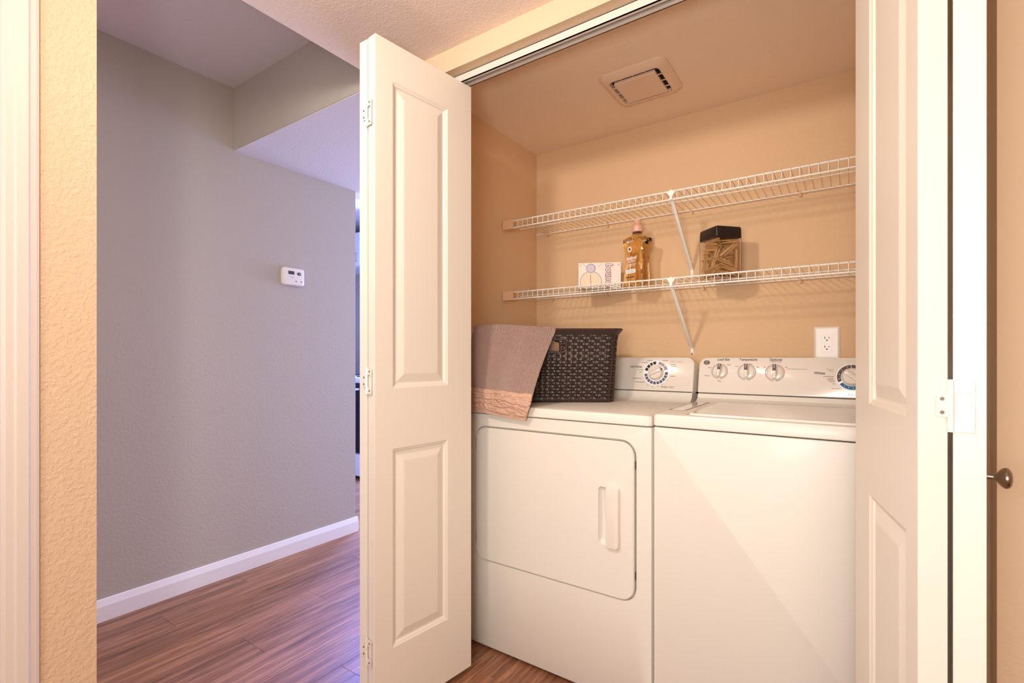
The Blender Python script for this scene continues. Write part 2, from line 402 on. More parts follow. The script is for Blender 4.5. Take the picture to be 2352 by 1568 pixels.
# exhaust-side: bifold track
bm = NB()
x0, x1 = JL+0.004, JR-0.004
box(bm, (x0, 1.297, 2.034), (x1, 1.3005, 2.061)); box(bm, (x0, 1.3335, 2.034), (x1, 1.337, 2.061)); box(bm, (x0, 1.297, 2.0585), (x1, 1.337, 2.0615))
box(bm, (x0, 1.297, 2.034), (x1, 1.309, 2.0365)); box(bm, (x0, 1.325, 2.034), (x1, 1.337, 2.0365))
struct('trim_3', bm, 'track', 'white metal bifold track under the header', 'track')

# ------------------------------------------------------------------ bifold doors
LZ0, LZ1 = 0.018, 2.022
PANELS = [(0.222, 0.815), (0.995, 1.908)]
def leaf(parent, P, ang, length, m0, m1):
    """origin at a room-face corner, local x along width, y into thickness; panels from m0 to length-m1"""
    T = 0.035; D = 0.0095
    xa, xb = m0, length-m1
    bm = NB(); box(bm, (0, D, 0), (length, T, LZ1-LZ0), 0.0)
    box(bm, (0, 0, 0), (xa, D, LZ1-LZ0)); box(bm, (xb, 0, 0), (length, D, LZ1-LZ0))
    zs = [0.0]+[z-LZ0 for pr in PANELS for z in pr]+[LZ1-LZ0]
    for k in (0, 2, 4): box(bm, (xa, 0, zs[k]), (xb, D, zs[k+1]))
    o = obj('door_leaf', bm, 'door', parent, loc=(P[0], P[1], LZ0), rot=(0, 0, ang))
    for (z0, z1) in PANELS:
        z0 -= LZ0; z1 -= LZ0
        L = []
        for ins, dep in ((0, 0.0), (0.004, 0.0025), (0.009, 0.0045), (0.012, 0.0085), (0.016, 0.0090), (0.040, 0.0020), (0.043, 0.0015)):
            L.append([(xa+ins, dep, z0+ins), (xb-ins, dep, z0+ins), (xb-ins, dep, z1-ins), (xa+ins, dep, z1-ins)])
        bm = NB(); rings(bm, L, False, True)
        obj('raised_panel', bm, 'door', o)
    return o
def hinge(parent, P, z, angL, angR, small_left=True, h=0.076):
    """P: pin position; plates lie on the leaf edges on both sides, facing -y"""
    hg = obj('hinge', (lambda bm: tube(bm, [(0, 0, -h/2), (0, 0, h/2)], 0.0042, 8))(NB()), 'metal', parent, True, loc=(P[0], P[1], z))
    def plate(ang, sgn, full):
        bm = NB()
        wd = 0.026 if full else 0.017
        def bx(a, b, z0, z1): box(bm, (min(sgn*a, sgn*b), -0.0012, z0), (max(sgn*a, sgn*b), 0.0006, z1), 0.0004, 1)
        if full:
            bx(0.003, wd, h*0.24, h/2); bx(0.003, wd, -h/2, -h*0.24); bx(wd-0.005, wd, -h*0.24, h*0.24)
        else: bx(0.003, wd, -h*0.22, h*0.22)
        p = obj('hinge_plate', bm, 'metal', hg, rot=(0, 0, ang))
        bm = NB()
        for zz in ((h*0.37, -h*0.37) if full else (h*0.13, -h*0.13)):
            cx = sgn*(wd*0.62)
            rings(bm, [[(cx+0.0028*math.cos(2*PI*k/10), yy, zz+0.0028*math.sin(2*PI*k/10)) for k in range(10)] for yy in (-0.0012, -0.0020)], True, True)
        obj('screw', bm, 'screw', hg, rot=(0, 0, ang))
    plate(angL, -1, not small_left); plate(angR, 1, small_left)
    return hg

d1 = structempty('door_1', 'white two-leaf bifold door folded open at the left of the closet', 'door', (-1.16, 1.13, 0))
d2 = structempty('door_2', 'white two-leaf bifold door folded open at the right, with round knob', 'door', (0.12, 1.13, 0))
def loc_in(d, p): return (p[0]-d.location.x, p[1]-d.location.y)
LW = 0.3825
aL = math.atan2(0.3795, 0.046)
leaf(d1, loc_in(d1, (-1.126, 0.9465)), aL, LW, 0.060, 0.107)
leaf(d1, loc_in(d1, (-1.2005, 1.334)), -PI/2, LW, 0.107, 0.060)
for z in (0.228, 1.018, 1.800):
    hinge(d1, loc_in(d1, (-1.1635, 0.9462)), z, 0.0, aL-PI/2, True)
aR = math.atan2(-0.380, 0.072)
leaf(d2, loc_in(d2, (0.013, 1.3265)), aR, 0.3868, 0.112, 0.052)
aP = math.atan2(0.995, 0.10)
leaf(d2, loc_in(d2, (0.1600, 0.9465)), aP, LW, 0.055, 0.107)
for z in (0.228, 1.0185, 1.800):
    hinge(d2, loc_in(d2, (0.1225, 0.948)), z, aR+PI/2, aP-PI/2, True)
# knob on the room face of the right pivot leaf
kp = loc_in(d2, (0.1645, 0.985))
bm = NB(); lathe(bm, [(0.0075, 0.0), (0.0068, 0.0015), (0.0045, 0.003), (0.0040, 0.009), (0.0048, 0.0115), (0.0070, 0.0140), (0.0105, 0.0165), (0.0132, 0.0190), (0.0146, 0.0215), (0.0150, 0.0238), (0.0143, 0.0260), (0.0120, 0.0280), (0.0085, 0.0294), (0.0045, 0.0301), (0.0008, 0.0303)], 36)
obj('knob', bm, 'nickel', d2, True, label='round brushed nickel knob', loc=(kp[0]-0.001, kp[1], 0.915), rot=(0, PI/2, aP-PI/2))

# ------------------------------------------------------------------ laundry machines
MY = 1.456
def console(parent, wd, deep, zt):
    """tilted control panel; returns its object whose local x,y lie on the face, z out of it"""
    tilt = R(14.6)
    Lh = (zt-0.952)/math.cos(tilt)
    bm = NB()
    L = []
    for ins, dz in ((0.0, -0.11), (0.0, -0.004), (0.0012, -0.0012), (0.004, 0.0)):
        L.append(rr(ins, ins, wd-ins, Lh-ins, (0.006, 0.006, 0.030, 0.030), 6, lambda a, b: (a, b, dz)))
    # keep the back of the shell upright by pushing the first ring
    rings(bm, L, True, True)
    o = obj('control_panel', bm, 'console', parent, True, loc=(0, 0.509, 0.952), rot=(PI/2-tilt, 0, 0))
    return o, Lh
def machine(name, label, loc, wd, ztop):
    t = thing(name, label, name.split('_')[-1], loc)
    return t
def cabinet(t, wd, dp, z1, hole=None):
    bm = NB(); L = []
    r = 0.014
    for y, ins in ((dp, 0.0), (0.006, 0.0), (0.0015, 0.0018), (0.0, 0.006)):
        L.append(rr(ins, 0.012+ins*0.5, wd-ins, z1-ins*0.2, 0.006, 6, lambda a, b: (a, y, b)))
    if hole:
        x0, z0, x1, zz, rad = hole
        for y, g in ((0.0, -0.003), (0.003, -0.0010), (0.019, 0.0)):
            L.append(rr(x0+g, z0+g, x1-g, zz-g, rad-g, 6, lambda a, b: (a, y, b)))
    rings(bm, L, True, True)
    return obj('cabinet', bm, 'enamel', t, True)
def feet(t, wd, dp):
    for fx in (0.05, wd-0.05):
        for fy in (0.06, dp-0.06):
            bm = NB(); lathe(bm, [(0.016, 0), (0.018, 0.004), (0.014, 0.012)], 12)
            obj('foot', bm, 'rubber', t, loc=(fx, fy, 0))
def ticks(parent, specs, m='ink', z=0.0):
    """tiny illegible captions as thin printed dashes: (x, y, w, h)"""
    bm = NB()
    for (cx, cy, w_, h_) in specs:
        n = max(1, int(w_/0.0045)); 
        for k in range(n):
            a = cx-w_/2+w_*k/n; b = a+w_/n*0.85
            box(bm, (a, cy-h_/2, z), (b, cy+h_/2, z+0.0003))
    return obj('small_print', bm, m, parent, kind='stuff')

# dryer
DW = 0.700; DX = -0.488-DW
dr = thing('clothes_dryer', 'white front-door clothes dryer on the left under the laundry basket', 'dryer', (DX, MY, 0))
dl, drr_, dz0, dz1 = 0.024, 0.650, 0.330, 0.829
cabinet(dr, DW, 0.66, 0.8755, (dl, dz0, drr_, dz1, 0.048))
feet(dr, DW, 0.66)
obj('gasket', box(NB(), (0.012, 0.010, 0.870), (DW-0.012, 0.65, 0.882)), 'gap', dr)  # dark box stands in for shade in the seam under the top
bm = NB(); L = []
for z, ins in ((0.8785, 0.002), (0.881, 0.0), (0.9035, 0.0), (0.9095, 0.003), (0.9125, 0.010)):
    L.append(rr(-0.0005+ins, -0.006+ins, DW+0.0005-ins, 0.655-ins*0.3, 0.014, 5, lambda a, b: (a, b, z)))
rings(bm, L, True, True); obj('top_panel', bm, 'enamel', dr, True)
# riser behind
bm = NB(); prism(bm, [(0.455, 0.9115), (0.480, 0.917), (0.496, 0.930), (0.503, 0.9485), (0.62, 0.9485), (0.62, 0.9115)], 'x', 0.004, DW-0.010)
obj('riser', bm, 'enamel', dr, True)
cp, Lh = console(dr, DW-0.010, 0.1, 1.0865)
# dryer door with hand recess
bm = NB(); g = 0.0038; L = []
f0 = lambda y: (lambda a, b: (a, y, b))
hx0, hx1, hz0, hz1 = 0.528, 0.560, 0.492, 0.676
L.append(rr(dl+g, dz0+g, drr_-g, dz1-g, 0.044, 6, f0(0.018)))
L.append(rr(dl+g, dz0+g, drr_-g, dz1-g, 0.044, 6, f0(-0.001)))
L.append(rr(dl+g+0.003, dz0+g+0.003, drr_-g-0.003, dz1-g-0.003, 0.041, 6, f0(-0.0045)))
L.append(rr(hx0, hz0, hx1, hz1, 0.012, 6, f0(-0.0045)))
L.append(rr(hx0+0.003, hz0+0.003, hx1-0.001, hz1-0.003, 0.010, 6, f0(0.004)))
L.append(rr(hx0+0.010, hz0+0.010, hx1-0.001, hz1-0.010, 0.008, 6, f0(0.0095)))
rings(bm, L, False, True)
door = obj('dryer_door', bm, 'enamel', dr, True)
bm = NB(); L = []
for y, i_ in ((-0.0045, 0.0), (-0.012, 0.001), (-0.0175, 0.004), (-0.019, 0.009)):
    L.append(rr(0.557+i_*0.6, 0.486+i_, 0.603-i_, 0.684-i_, (0.004, 0.012-i_*0.3, 0.012-i_*0.3, 0.004), 5, f0(y)))
rings(bm, L, True, True); obj('door_handle', bm, 'console', door, True)
for zz in (0.405, 0.765):
    obj('door_hinge', box(NB(), (dl+0.0003, 0.001, zz-0.022), (dl+0.004, 0.010, zz+0.022)), 'screw', dr)
for zz in (0.415, 0.755):
    obj('latch', box(NB(), (drr_-0.004, 0.002, zz-0.012), (drr_-0.0006, 0.010, zz+0.012)), 'screw', dr)
# dial
DCX, DCY = -0.647-DX, 0.073
def band(parent, cx, cy, r0, r1, segs, m):
    for a0, a1 in segs:
        obj('dial_segment', arc_band(NB(), cx, cy, r0, r1, R(a0), R(a1), 0.0004, 0.0004, 4), m, parent)
obj('dial_ring', disc(NB(), DCX, DCY, 0.0525, 0.0, 0.0004, 40), 'white', cp)
band(cp, DCX, DCY, 0.036, 0.048, [(94, 110), (114, 128), (132, 148), (152, 168)], 'black')
band(cp, DCX, DCY, 0.036, 0.048, [(44, 80), (18, 40)], 'mauve')
band(cp, DCX, DCY, 0.036, 0.048, [(186+18.2*k, 186+18.2*k+15) for k in range(10)], 'blueink')
def lathe_at(bm, cx, cy, prof, n=28, z=0.0):
    L = [[(cx+r*math.cos(2*PI*k/n), cy+r*math.sin(2*PI*k/n), z+h) for k in range(n)] for r, h in prof]
    return rings(bm, L, True, True)
kb = obj('dial_knob', lathe_at(NB(), 0, 0, [(0.0315, 0), (0.0315, 0.003), (0.029, 0.006), (0.0275, 0.016), (0.026, 0.018)]), 'console', cp, True, loc=(DCX, DCY, 0.0008), rot=(0, 0, R(25)))
obj('knob_grip', box(NB(), (-0.027, -0.0075, 0.016), (0.027, 0.0075, 0.026), 0.004, 3), 'console', kb, True)
obj('knob_pointer', prism(NB(), [(0.024, -0.006), (0.034, 0), (0.024, 0.006)], 'z', 0.0175, 0.0185), 'black', kb)
text('COTTONS', 0.011, 'ink', cp, (DCX-0.086, DCY+0.024, 0.0002), sx=0.95, bold=0.0003)
text('EASY CARE', 0.010, 'greyink', cp, (DCX+0.078, DCY+0.047, 0.0002))
text('TIMED DRY', 0.011, 'ink', cp, (DCX+0.050, DCY-0.058, 0.0002), sx=0.95)
ticks(cp, [(DCX-0.030, DCY+0.052, 0.022, 0.0018), (DCX-0.050, DCY+0.043, 0.030, 0.0018), (DCX-0.066, DCY+0.012, 0.022, 0.0018), (DCX-0.064, DCY+0.002, 0.010, 0.0018),
           (DCX-0.078, DCY-0.024, 0.038, 0.0020), (DCX-0.064, DCY-0.040, 0.038, 0.0022), (DCX+0.034, DCY+0.052, 0.024, 0.0018), (DCX+0.066, DCY+0.036, 0.022, 0.0018),
           (DCX+0.070, DCY+0.029, 0.024, 0.0018), (DCX+0.064, DCY+0.010, 0.008, 0.0018), (DCX+0.068, DCY-0.012, 0.018, 0.0022)])
for tx, ty, s in ((0.046, -0.030, '10'), (0.028, -0.046, '20'), (0.011, -0.055, '30'), (-0.010, -0.058, '40'), (-0.030, -0.052, '50')):
    text(s, 0.0055, 'ink', cp, (DCX+tx, DCY+ty, 0.0002))
obj('trim_line', box(NB(), (0.004, -0.0045, -0.03), (DW-0.016, -0.001, -0.004)), 'gap', cp)  # dark strip filling the gap under the dryer control panel

# washer
WX = -0.482; WW = 0.686
wa = thing('washing_machine', 'white top-loading washing machine on the right with four control knobs', 'washer', (WX, MY-0.002, 0))
cabinet(wa, WW, 0.66, 0.8795)
feet(wa, WW, 0.66)
obj('gasket', box(NB(), (0.012, 0.010, 0.872), (WW-0.012, 0.65, 0.886)), 'gap', wa)  # seam shade as a dark box between cabinet and top panel
bm = NB(); L = []
for z, ins in ((0.8830, 0.002), (0.8850, 0.0), (0.9110, 0.0), (0.9175, 0.003), (0.9200, 0.009)):
    L.append(rr(-0.0005+ins, -0.006+ins, WW+0.0005-ins, 0.655-ins*0.3, 0.014, 5, lambda a, b: (a, b, z)))
rings(bm, L, True, True); obj('top_panel', bm, 'enamel', wa, True)
bm = NB(); prism(bm, [(0.450, 0.9190), (0.478, 0.923), (0.496, 0.933), (0.503, 0.9485), (0.62, 0.9485), (0.62, 0.9190)], 'x', 0.006, WW-0.006)
obj('riser', bm, 'enamel', wa, True)
# lid with raised rim and front finger ledge, dispenser cover
bm = NB(); L = []
for z, ins in ((0.9202, 0.0), (0.9225, 0.0005), (0.9255, 0.003), (0.9262, 0.008), (0.9248, 0.016), (0.9246, 0.022)):
    L.append(rr(0.096+ins, 0.012+ins, 0.620-ins, 0.448-ins*0.6, 0.018, 5, lambda a, b: (a, b, z)))
rings(bm, L, True, True); lid = obj('washer_lid', bm, 'console', wa, True)
obj('lid_seam', box(NB(), (0.0915, 0.020, 0.9195), (0.0935, 0.448, 0.9204)), 'ink', wa)
bm = NB()
loop = [(0.012, 0.120), (0.058, 0.128), (0.060, 0.140), (0.060, 0.444), (0.014, 0.440)]
for k in range(len(loop)):
    a, b = Vector(loop[k]), Vector(loop[(k+1) % len(loop)]); d = (b-a).normalized(); n_ = Vector((-d.y, d.x))*0.0009
    prism(bm, [(a-n_), (b-n_), (b+n_), (a+n_)], 'z', 0.9198, 0.9206)
obj('dispenser_seam', bm, 'ink', wa)
obj('dispenser_cover', box(NB(), (0.016, 0.134, 0.9199), (0.056, 0.438, 0.9216), 0.0008, 1), 'console', wa, True)
cw, Lw = console(wa, WW-0.004, 0.1, 1.0865)
cw.location.x = 0.002
obj('trim_line', box(NB(), (0.004, -0.0038, -0.03), (WW-0.008, -0.001, -0.004)), 'gap', cw)  # dark strip along the gap below the washer control panel
ox = WX+0.002
def wknob(x, cy, r, ring=True, seg=None):
    cx = x-ox
    if ring:
        a0s = [(100, 262), (278, 440)] if seg != 'orange' else [(100, 262), (278, 362), (40, 80)]
        for a0, a1 in a0s:
            obj('dial_ring', arc_band(NB(), cx, cy, r+0.0012, r+0.0055, R(a0), R(a1), 0.0, 0.0004, 14), 'greyink', cw)
        if seg == 'orange': obj('dial_ring', arc_band(NB(), cx, cy, r+0.0012, r+0.0055, R(2), R(40), 0.0, 0.0004, 6), 'orange', cw, label='orange arc of the dial ring')
    k = obj('dial_knob', lathe_at(NB(), 0, 0, [(r, 0), (r, 0.002), (r-0.002, 0.004), (r-0.004, 0.005)]), 'console', cw, True, loc=(cx, cy, 0.0004))
    bm = NB(); box(bm, (-0.0062, -r*0.93, 0.004), (0.0062, r*1.0, 0.022), 0.0035, 3); obj('knob_grip', bm, 'console', k, True)
    bm = NB(); box(bm, (-0.0052, r*0.12, 0.0216), (0.0052, r*1.0, 0.0226)); obj('grip_dark_half', bm, 'ink', k, label='dark upper half of the grip')  # dark plate over the upper half of the grip
    bm = NB(); box(bm, (-0.0007, r*0.45, 0.0226), (0.0007, r*0.98, 0.0229)); obj('pointer_line', bm, 'white', k)
    return k
KY = 0.084
k1 = wknob(-0.404, KY, 0.0245); k1.rotation_euler = (0, 0, R(-8))
wknob(-0.310, KY-0.001, 0.0262); wknob(-0.2178, KY-0.002, 0.0265, True, 'orange')
text('Load Size', 0.0125, 'ink', cw, (-0.392-ox, KY+0.046, 0.0002), sx=0.9, bold=0.0003)
text('Temperature', 0.0125, 'ink', cw, (-0.306-ox, KY+0.046, 0.0002), sx=0.9, bold=0.0003)
text('Optional', 0.0125, 'ink', cw, (-0.216-ox, KY+0.046, 0.0002), sx=0.9, bold=0.0003)
text('EXTRA RINSE', 0.0050, 'ink', cw, (-0.216-ox, KY+0.0375, 0.0002), sx=1.1)
for s, x_, y_ in (('Small', -0.440, 0.014), ('Medium', -0.448, -0.018), ('Large', -0.404, -0.037), ('Super', -0.372, 0.026), ('Cold', -0.345, 0.020), ('Warm', -0.299, 0.029), ('Hot', -0.274, 0.018), ('Off', -0.252, 0.018), ('On', -0.182, 0.018)):
    text(s, 0.0066, 'ink', cw, (x_-ox, KY+y_, 0.0002), sx=0.9)
obj('small_print_line', box(NB(), (-0.180-ox, KY+0.0115, 0), (-0.118-ox, KY+0.0125, 0.0003)), 'ink', cw)
# emblem: dark oval with curled script
bm = NB(); disc(bm, -0.452-ox, KY+0.034, 0.0085, 0, 0.0006, 24, 1.35); 
em = obj('emblem', bm, 'ink', cw, label='dark oval maker emblem')
bm = NB(); arc_band(bm, -0.452-ox, KY+0.034, 0.0052, 0.0062, R(20), R(330), 0.0006, 0.0003, 14); obj('emblem_ring', bm, 'greyink', em)
text('GE', 0.0075, 'greyink', em, (-0.452-ox, KY+0.034, 0.0008), shear=0.4)
# cycle dial on the right
CX, CY = 0.010-ox, KY-0.013
obj('dial_ring', disc(NB(), CX, CY, 0.0455, 0.0, 0.0004, 40), 'white', cw)
for a0, a1, m in ((95, 128, 'ink'), (128, 205, 'ink'), (50, 93, 'ink'), (215, 300, 'blue'), (305, 355, 'mauve'), (0, 46, 'greyink')):
    obj('dial_segment', arc_band(NB(), CX, CY, 0.0315, 0.0425, R(a0), R(a1), 0.0004, 0.0004, 8), m, cw)
bm = NB()
for a in (112, 140, 165, 190, 235, 255, 275):
    disc(bm, CX+0.037*math.cos(R(a)), CY+0.037*math.sin(R(a)), 0.0014, 0.0008, 0.0003, 8)
obj('dial_dots', bm, 'white', cw, kind='stuff')
k = obj('dial_knob', lathe_at(NB(), 0, 0, [(0.030, 0), (0.030, 0.003), (0.028, 0.006), (0.026, 0.014), (0.024, 0.016)]), 'console', cw, True, loc=(CX, CY, 0.0008), rot=(0, 0, R(-38)))
obj('knob_grip', box(NB(), (-0.026, -0.0085, 0.015), (0.026, 0.0085, 0.025), 0.004, 3), 'console', k, True)
text('Whites', 0.0115, 'ink', cw, (CX-0.092, CY+0.012, 0.0002), sx=0.95, bold=0.0003)
text('Casuals', 0.0115, 'ink', cw, (CX+0.004, CY-0.058, 0.0002), sx=0.9)
ticks(cw, [(CX-0.062, CY+0.026, 0.022, 0.0012), (CX-0.058, CY+0.020, 0.016, 0.0012), (CX-0.066, CY+0.001, 0.030, 0.0018), (CX-0.060, CY-0.006, 0.018, 0.0016), (CX-0.059, CY-0.011, 0.020, 0.0016),
           (CX-0.056, CY-0.016, 0.014, 0.0016), (CX-0.050, CY-0.024, 0.006, 0.0018), (CX-0.044, CY-0.040, 0.026, 0.0012)])

# ------------------------------------------------------------------ wire shelves
def wire_shelf(name, z, label, clipx, bracez, braceL):
    t = thing(name, label, 'shelf', (XL, YB, z))
    W = XR-XL; yf = -0.300; drop = 0.0345
    # long rods
    for nm, y, dz, r in (('front_rail', yf, -0.003, 0.0030), ('front_rail', yf-0.001, -drop, 0.0030), ('support_rod', -0.165, -0.006, 0.0024), ('back_rail', -0.012, -0.005, 0.0026)):
        obj(nm, tube(NB(), [(0.006, y, dz), (W-0.006, y, dz)], r, 8), 'wire', t, True)
    bm = NB(); tube(bm, [(0, -0.006, 0), (0, yf+0.004, 0), (0, yf-0.003, -0.002), (0, yf-0.004, -0.006), (0, yf-0.004, -drop+0.002), (0, yf-0.001, -drop-0.002)], 0.00145, 5)
    bmesh.ops.recalc_face_normals(bm, faces=bm.faces[:])
    me = bpy.data.meshes.new('cross_wire'); bm.to_mesh(me); bm.free(); me.materials.append(M['wire'])
    me.polygons.foreach_set('use_smooth', [True]*len(me.polygons))
    n = int((W-0.02)/0.0268)
    for k in range(n+1):
        o = bpy.data.objects.new('cross_wire', me); C.objects.link(o); o.parent = t; o.location = (0.058+0.0268*k, 0, 0)
        if 0.058+0.0268*k > W-0.02:
            bpy.data.objects.remove(o); break
    # end brackets on the side walls
    for sx, xx in ((1, 0.0), (-1, W)):
        a, b = (0.0, 0.062) if sx > 0 else (W-0.062, W)
        bm = NB(); box(bm, (a, yf-0.010, -drop-0.004), (b, yf-0.007, 0.002), 0.001, 1)
        p0, p1 = (0.0, 0.003) if sx > 0 else (W-0.003, W)
        box(bm, (p0, yf-0.010, -drop-0.012), (p1, yf+0.045, 0.004))
        box(bm, (a, yf-0.010, -drop-0.006), (b, yf+0.03, -drop-0.004))
        obj('end_bracket', bm, 'clip', t)
    # back clips
    for cx in clipx:
        bm = NB(); tube(bm, [(cx, -0.012, -0.014), (cx, -0.003, -0.014)], 0.006, 8); box(bm, (cx-0.004, -0.018, -0.012), (cx+0.004, -0.002, 0.001), 0.001, 1)
        obj('wall_clip', bm, 'clip', t)
    # diagonal brace: C-channel strap from front lip to the wall
    bx = -0.557-XL
    A = Vector((bx, yf-0.002, -drop+0.004)); B = Vector((bx, -0.004, bracez-z))
    d = (B-A).normalized(); nrm = Vector((0, d.z, -d.y)) if d.z else Vector((0, 0, 1))
    bm = NB()
    hw = 0.0065
    P = []
    for p in (A, B):
        P.append([p+Vector((-hw, 0, 0))-nrm*0.003, p+Vector((-hw, 0, 0))+nrm*0.003, p+Vector((-hw+0.0015, 0, 0))+nrm*0.003, p+Vector((-hw+0.0015, 0, 0))-nrm*0.0015,
                  p+Vector((hw-0.0015, 0, 0))-nrm*0.0015, p+Vector((hw-0.0015, 0, 0))+nrm*0.003, p+Vector((hw, 0, 0))+nrm*0.003, p+Vector((hw, 0, 0))-nrm*0.003])
    rings(bm, P, True, True)
    br = obj('diagonal_brace', bm, 'wire', t, label='white diagonal support brace')
    bm = NB(); box(bm, (bx-0.006, -0.003, bracez-z-0.026), (bx+0.006, -0.0005, bracez-z+0.004), 0.001, 1); obj('brace_foot', bm, 'wire', br)
    bm = NB(); tube(bm, [(bx, -0.0062, bracez-z-0.022), (bx, -0.003, bracez-z-0.022)], 0.004, 8); obj('screw', bm, 'screw', br)
    # fan-shaped hook plate clipped on the lip
    bm = NB(); prism(bm, [(bx-0.004, -drop-0.002), (bx+0.004, -drop-0.002), (bx+0.005, -drop+0.012), (bx+0.018, -0.004), (bx+0.008, -0.006), (bx+0.003, 0.001), (bx-0.003, 0.001), (bx-0.008, -0.006), (bx-0.018, -0.004), (bx-0.005, -drop+0.012)], 'y', yf-0.0085, yf-0.0055)
    obj('lip_hook', bm, 'wire', br)
    return t
s1 = wire_shelf('wire_shelf', 1.722, 'empty upper white wire shelf just below the closet ceiling', (0.07, 0.40, 0.60+0.187, 1.19, 1.62), 1.462, 0)
s2 = wire_shelf('wire_shelf', 1.391, 'lower white wire shelf holding the box, bottle and jar', (0.10, 0.40, 0.60+0.235, 1.19, 1.62), 1.124, 0)
SZ = 1.391+0.0016

# ------------------------------------------------------------------ dryer-sheet box
bxw, bxd, bxh = 0.186, 0.050, 0.114
angb = math.atan2(2.063-1.984, -0.828+0.9955)
bt = thing('dryer_sheet_box', 'small white cardboard box with dark red lettering on the lower shelf', 'box', (-0.997, 1.982, SZ), angb)
obj('carton', box(NB(), (0, 0, 0), (bxw, bxd, bxh), 0.0008, 1), 'card', bt)
FR = (PI/2, 0, 0)
def on_front(bm_fn, m, name='printed_shape', lay=0):
    bm = NB(); bm_fn(bm); return obj(name, bm, m, bt, loc=(0, -0.0001-0.0004*lay, 0), rot=FR)
on_front(lambda b: arc_band(b, 0.055, 0.028, 0.0, 0.046, R(-37), R(217), 0, 0.0003, 26), 'cream', 'printed_disc')
on_front(lambda b: arc_band(b, 0.055, 0.028, 0.046, 0.0485, R(-37), R(217), 0, 0.0004, 28), 'bluegrey', 'printed_ring')
on_front(lambda b: disc(b, 0.055, 0.089, 0.0205, 0, 0.0007, 30), 'bluegrey', 'printed_disc')
on_front(lambda b: disc(b, 0.0545, 0.0885, 0.0172, 0, 0.0010, 30), 'lilac', 'printed_disc')
def strk(b, pts, w_=0.0012, h=0.0005):
    for (p, q) in zip(pts, pts[1:]):
        p, q = Vector(p), Vector(q); d = (q-p).normalized(); n_ = Vector((-d.y, d.x))*w_/2
        prism(b, [p-n_, q-n_, q+n_, p+n_], 'z', 0, h)
on_front(lambda b: (strk(b, [(0.018, 0.111), (0.028, 0.102), (0.037, 0.096)]), strk(b, [(0.107, 0.111), (0.096, 0.102), (0.085, 0.096)])), 'bluegrey', 'printed_arcs')
on_front(lambda b: (strk(b, [(0.054, 0.062), (0.053, 0.040), (0.055, 0.020), (0.054, 0.004)], 0.0018)), 'ink', 'printed_stem')
on_front(lambda b: (box(b, (0.006, 0.098, 0), (0.012, 0.108, 0.0003)), disc(b, 0.176, 0.103, 0.005, 0, 0.0003, 16)), 'lilac', 'printed_mark')
text('bounce', 0.0400, 'red', bt, (0.134, -0.0003, 0.056), (PI/2, PI/2, 0), sx=0.9, bold=0.0030, shear=0.15, extrude=0.0002)
text('bounce', 0.0400, 'white', bt, (0.134, -0.0009, 0.056), (PI/2, PI/2, 0), sx=0.9, bold=0.0006, shear=0.15, extrude=0.0002)

# ------------------------------------------------------------------ detergent bottle
bo = thing('detergent_bottle', 'clear waisted bottle of amber liquid detergent with pink cap', 'bottle', (-0.752, 2.055, SZ), R(-20))
prof = [(0.000, 0.86), (0.004, 0.94), (0.015, 0.99), (0.040, 0.98), (0.075, 0.88), (0.105, 0.83), (0.135, 0.86), (0.165, 0.96), (0.188, 1.05), (0.203, 1.04), (0.209, 0.92), (0.216, 0.66), (0.224, 0.50), (0.230, 0.42), (0.236, 0.40)]
def bottle_loops(sc_, z0=0, z1=1):
    L = []
    for z, s in prof:
        if z < z0 or z > z1: continue
        hw, hd = 0.049*s, 0.037*(0.55+0.45*s)
        if z > 0.209: hw = max(0.0165, 0.046*s); hd = max(0.0165, 0.036*s)
        rad = min(hw, hd)*(0.22 if z < 0.209 else 0.95)
        hw *= sc_; hd *= sc_; rad *= sc_
        L.append(rr(-hw, -hd, hw, hd, rad, 4, lambda a, b: (a, b, z)))
    return L
bm = NB(); rings(bm, bottle_loops(1.0), True, True); obj('bottle_body', bm, 'amber', bo, True, label='translucent amber body')
bm = NB(); lathe(bm, [(0.0150, 0.231), (0.0212, 0.233), (0.0222, 0.236), (0.0218, 0.256), (0.0172, 0.262), (0.0158, 0.280), (0.0145, 0.284), (0.008, 0.286)], 24)
obj('cap', bm, 'pinkcap', bo, True, label='pale pink cap')
bm = NB(); lathe(bm, [(0.0172, 0.222), (0.0178, 0.224), (0.0178, 0.231), (0.0172, 0.2325)], 20); obj('neck_ring', bm, 'ink', bo, True)
def bf(z):   # front face y at height z
    for (za, sa), (zb, sb) in zip(prof, prof[1:]):
        if za <= z <= zb: s = sa+(sb-sa)*(z-za)/(zb-za); return -0.037*(0.55+0.45*s)-0.0006
BX = -0.012
text('method', 0.0200, 'white', bo, (BX+0.010, bf(0.118), 0.118), FR, bold=0.0005, sx=0.85)
text('LAUNDRY', 0.0115, 'white', bo, (BX+0.010, bf(0.104), 0.102), FR, sx=0.9)
text('DETERGENT', 0.0105, 'white', bo, (BX+0.010, bf(0.090), 0.089), FR, sx=0.85)
text('66', 0.0125, 'white', bo, (BX-0.006, bf(0.186)-0.0008, 0.187), FR, bold=0.0003)
text('LOADS', 0.0070, 'white', bo, (BX+0.013, bf(0.186)-0.0008, 0.188), FR)
bm = NB(); arc_band(bm, BX+0.002, 0.156, 0.0062, 0.0112, 0, 2*PI, 0, 0.0006, 24); obj('round_logo', bm, 'white', bo, rot=FR, loc=(0, bf(0.168), 0))
bm = NB(); disc(bm, BX+0.002, 0.1555, 0.0052, 0, 0.0006, 16); obj('logo_centre', bm, 'ink', bo, rot=FR, loc=(0, bf(0.168), 0))
bm = NB(); rings(bm, [rr(BX-0.020, 0.052, BX+0.034, 0.070, 0.003, 3, lambda a, b: (a, b, h)) for h in (0, 0.0005)], True, True)
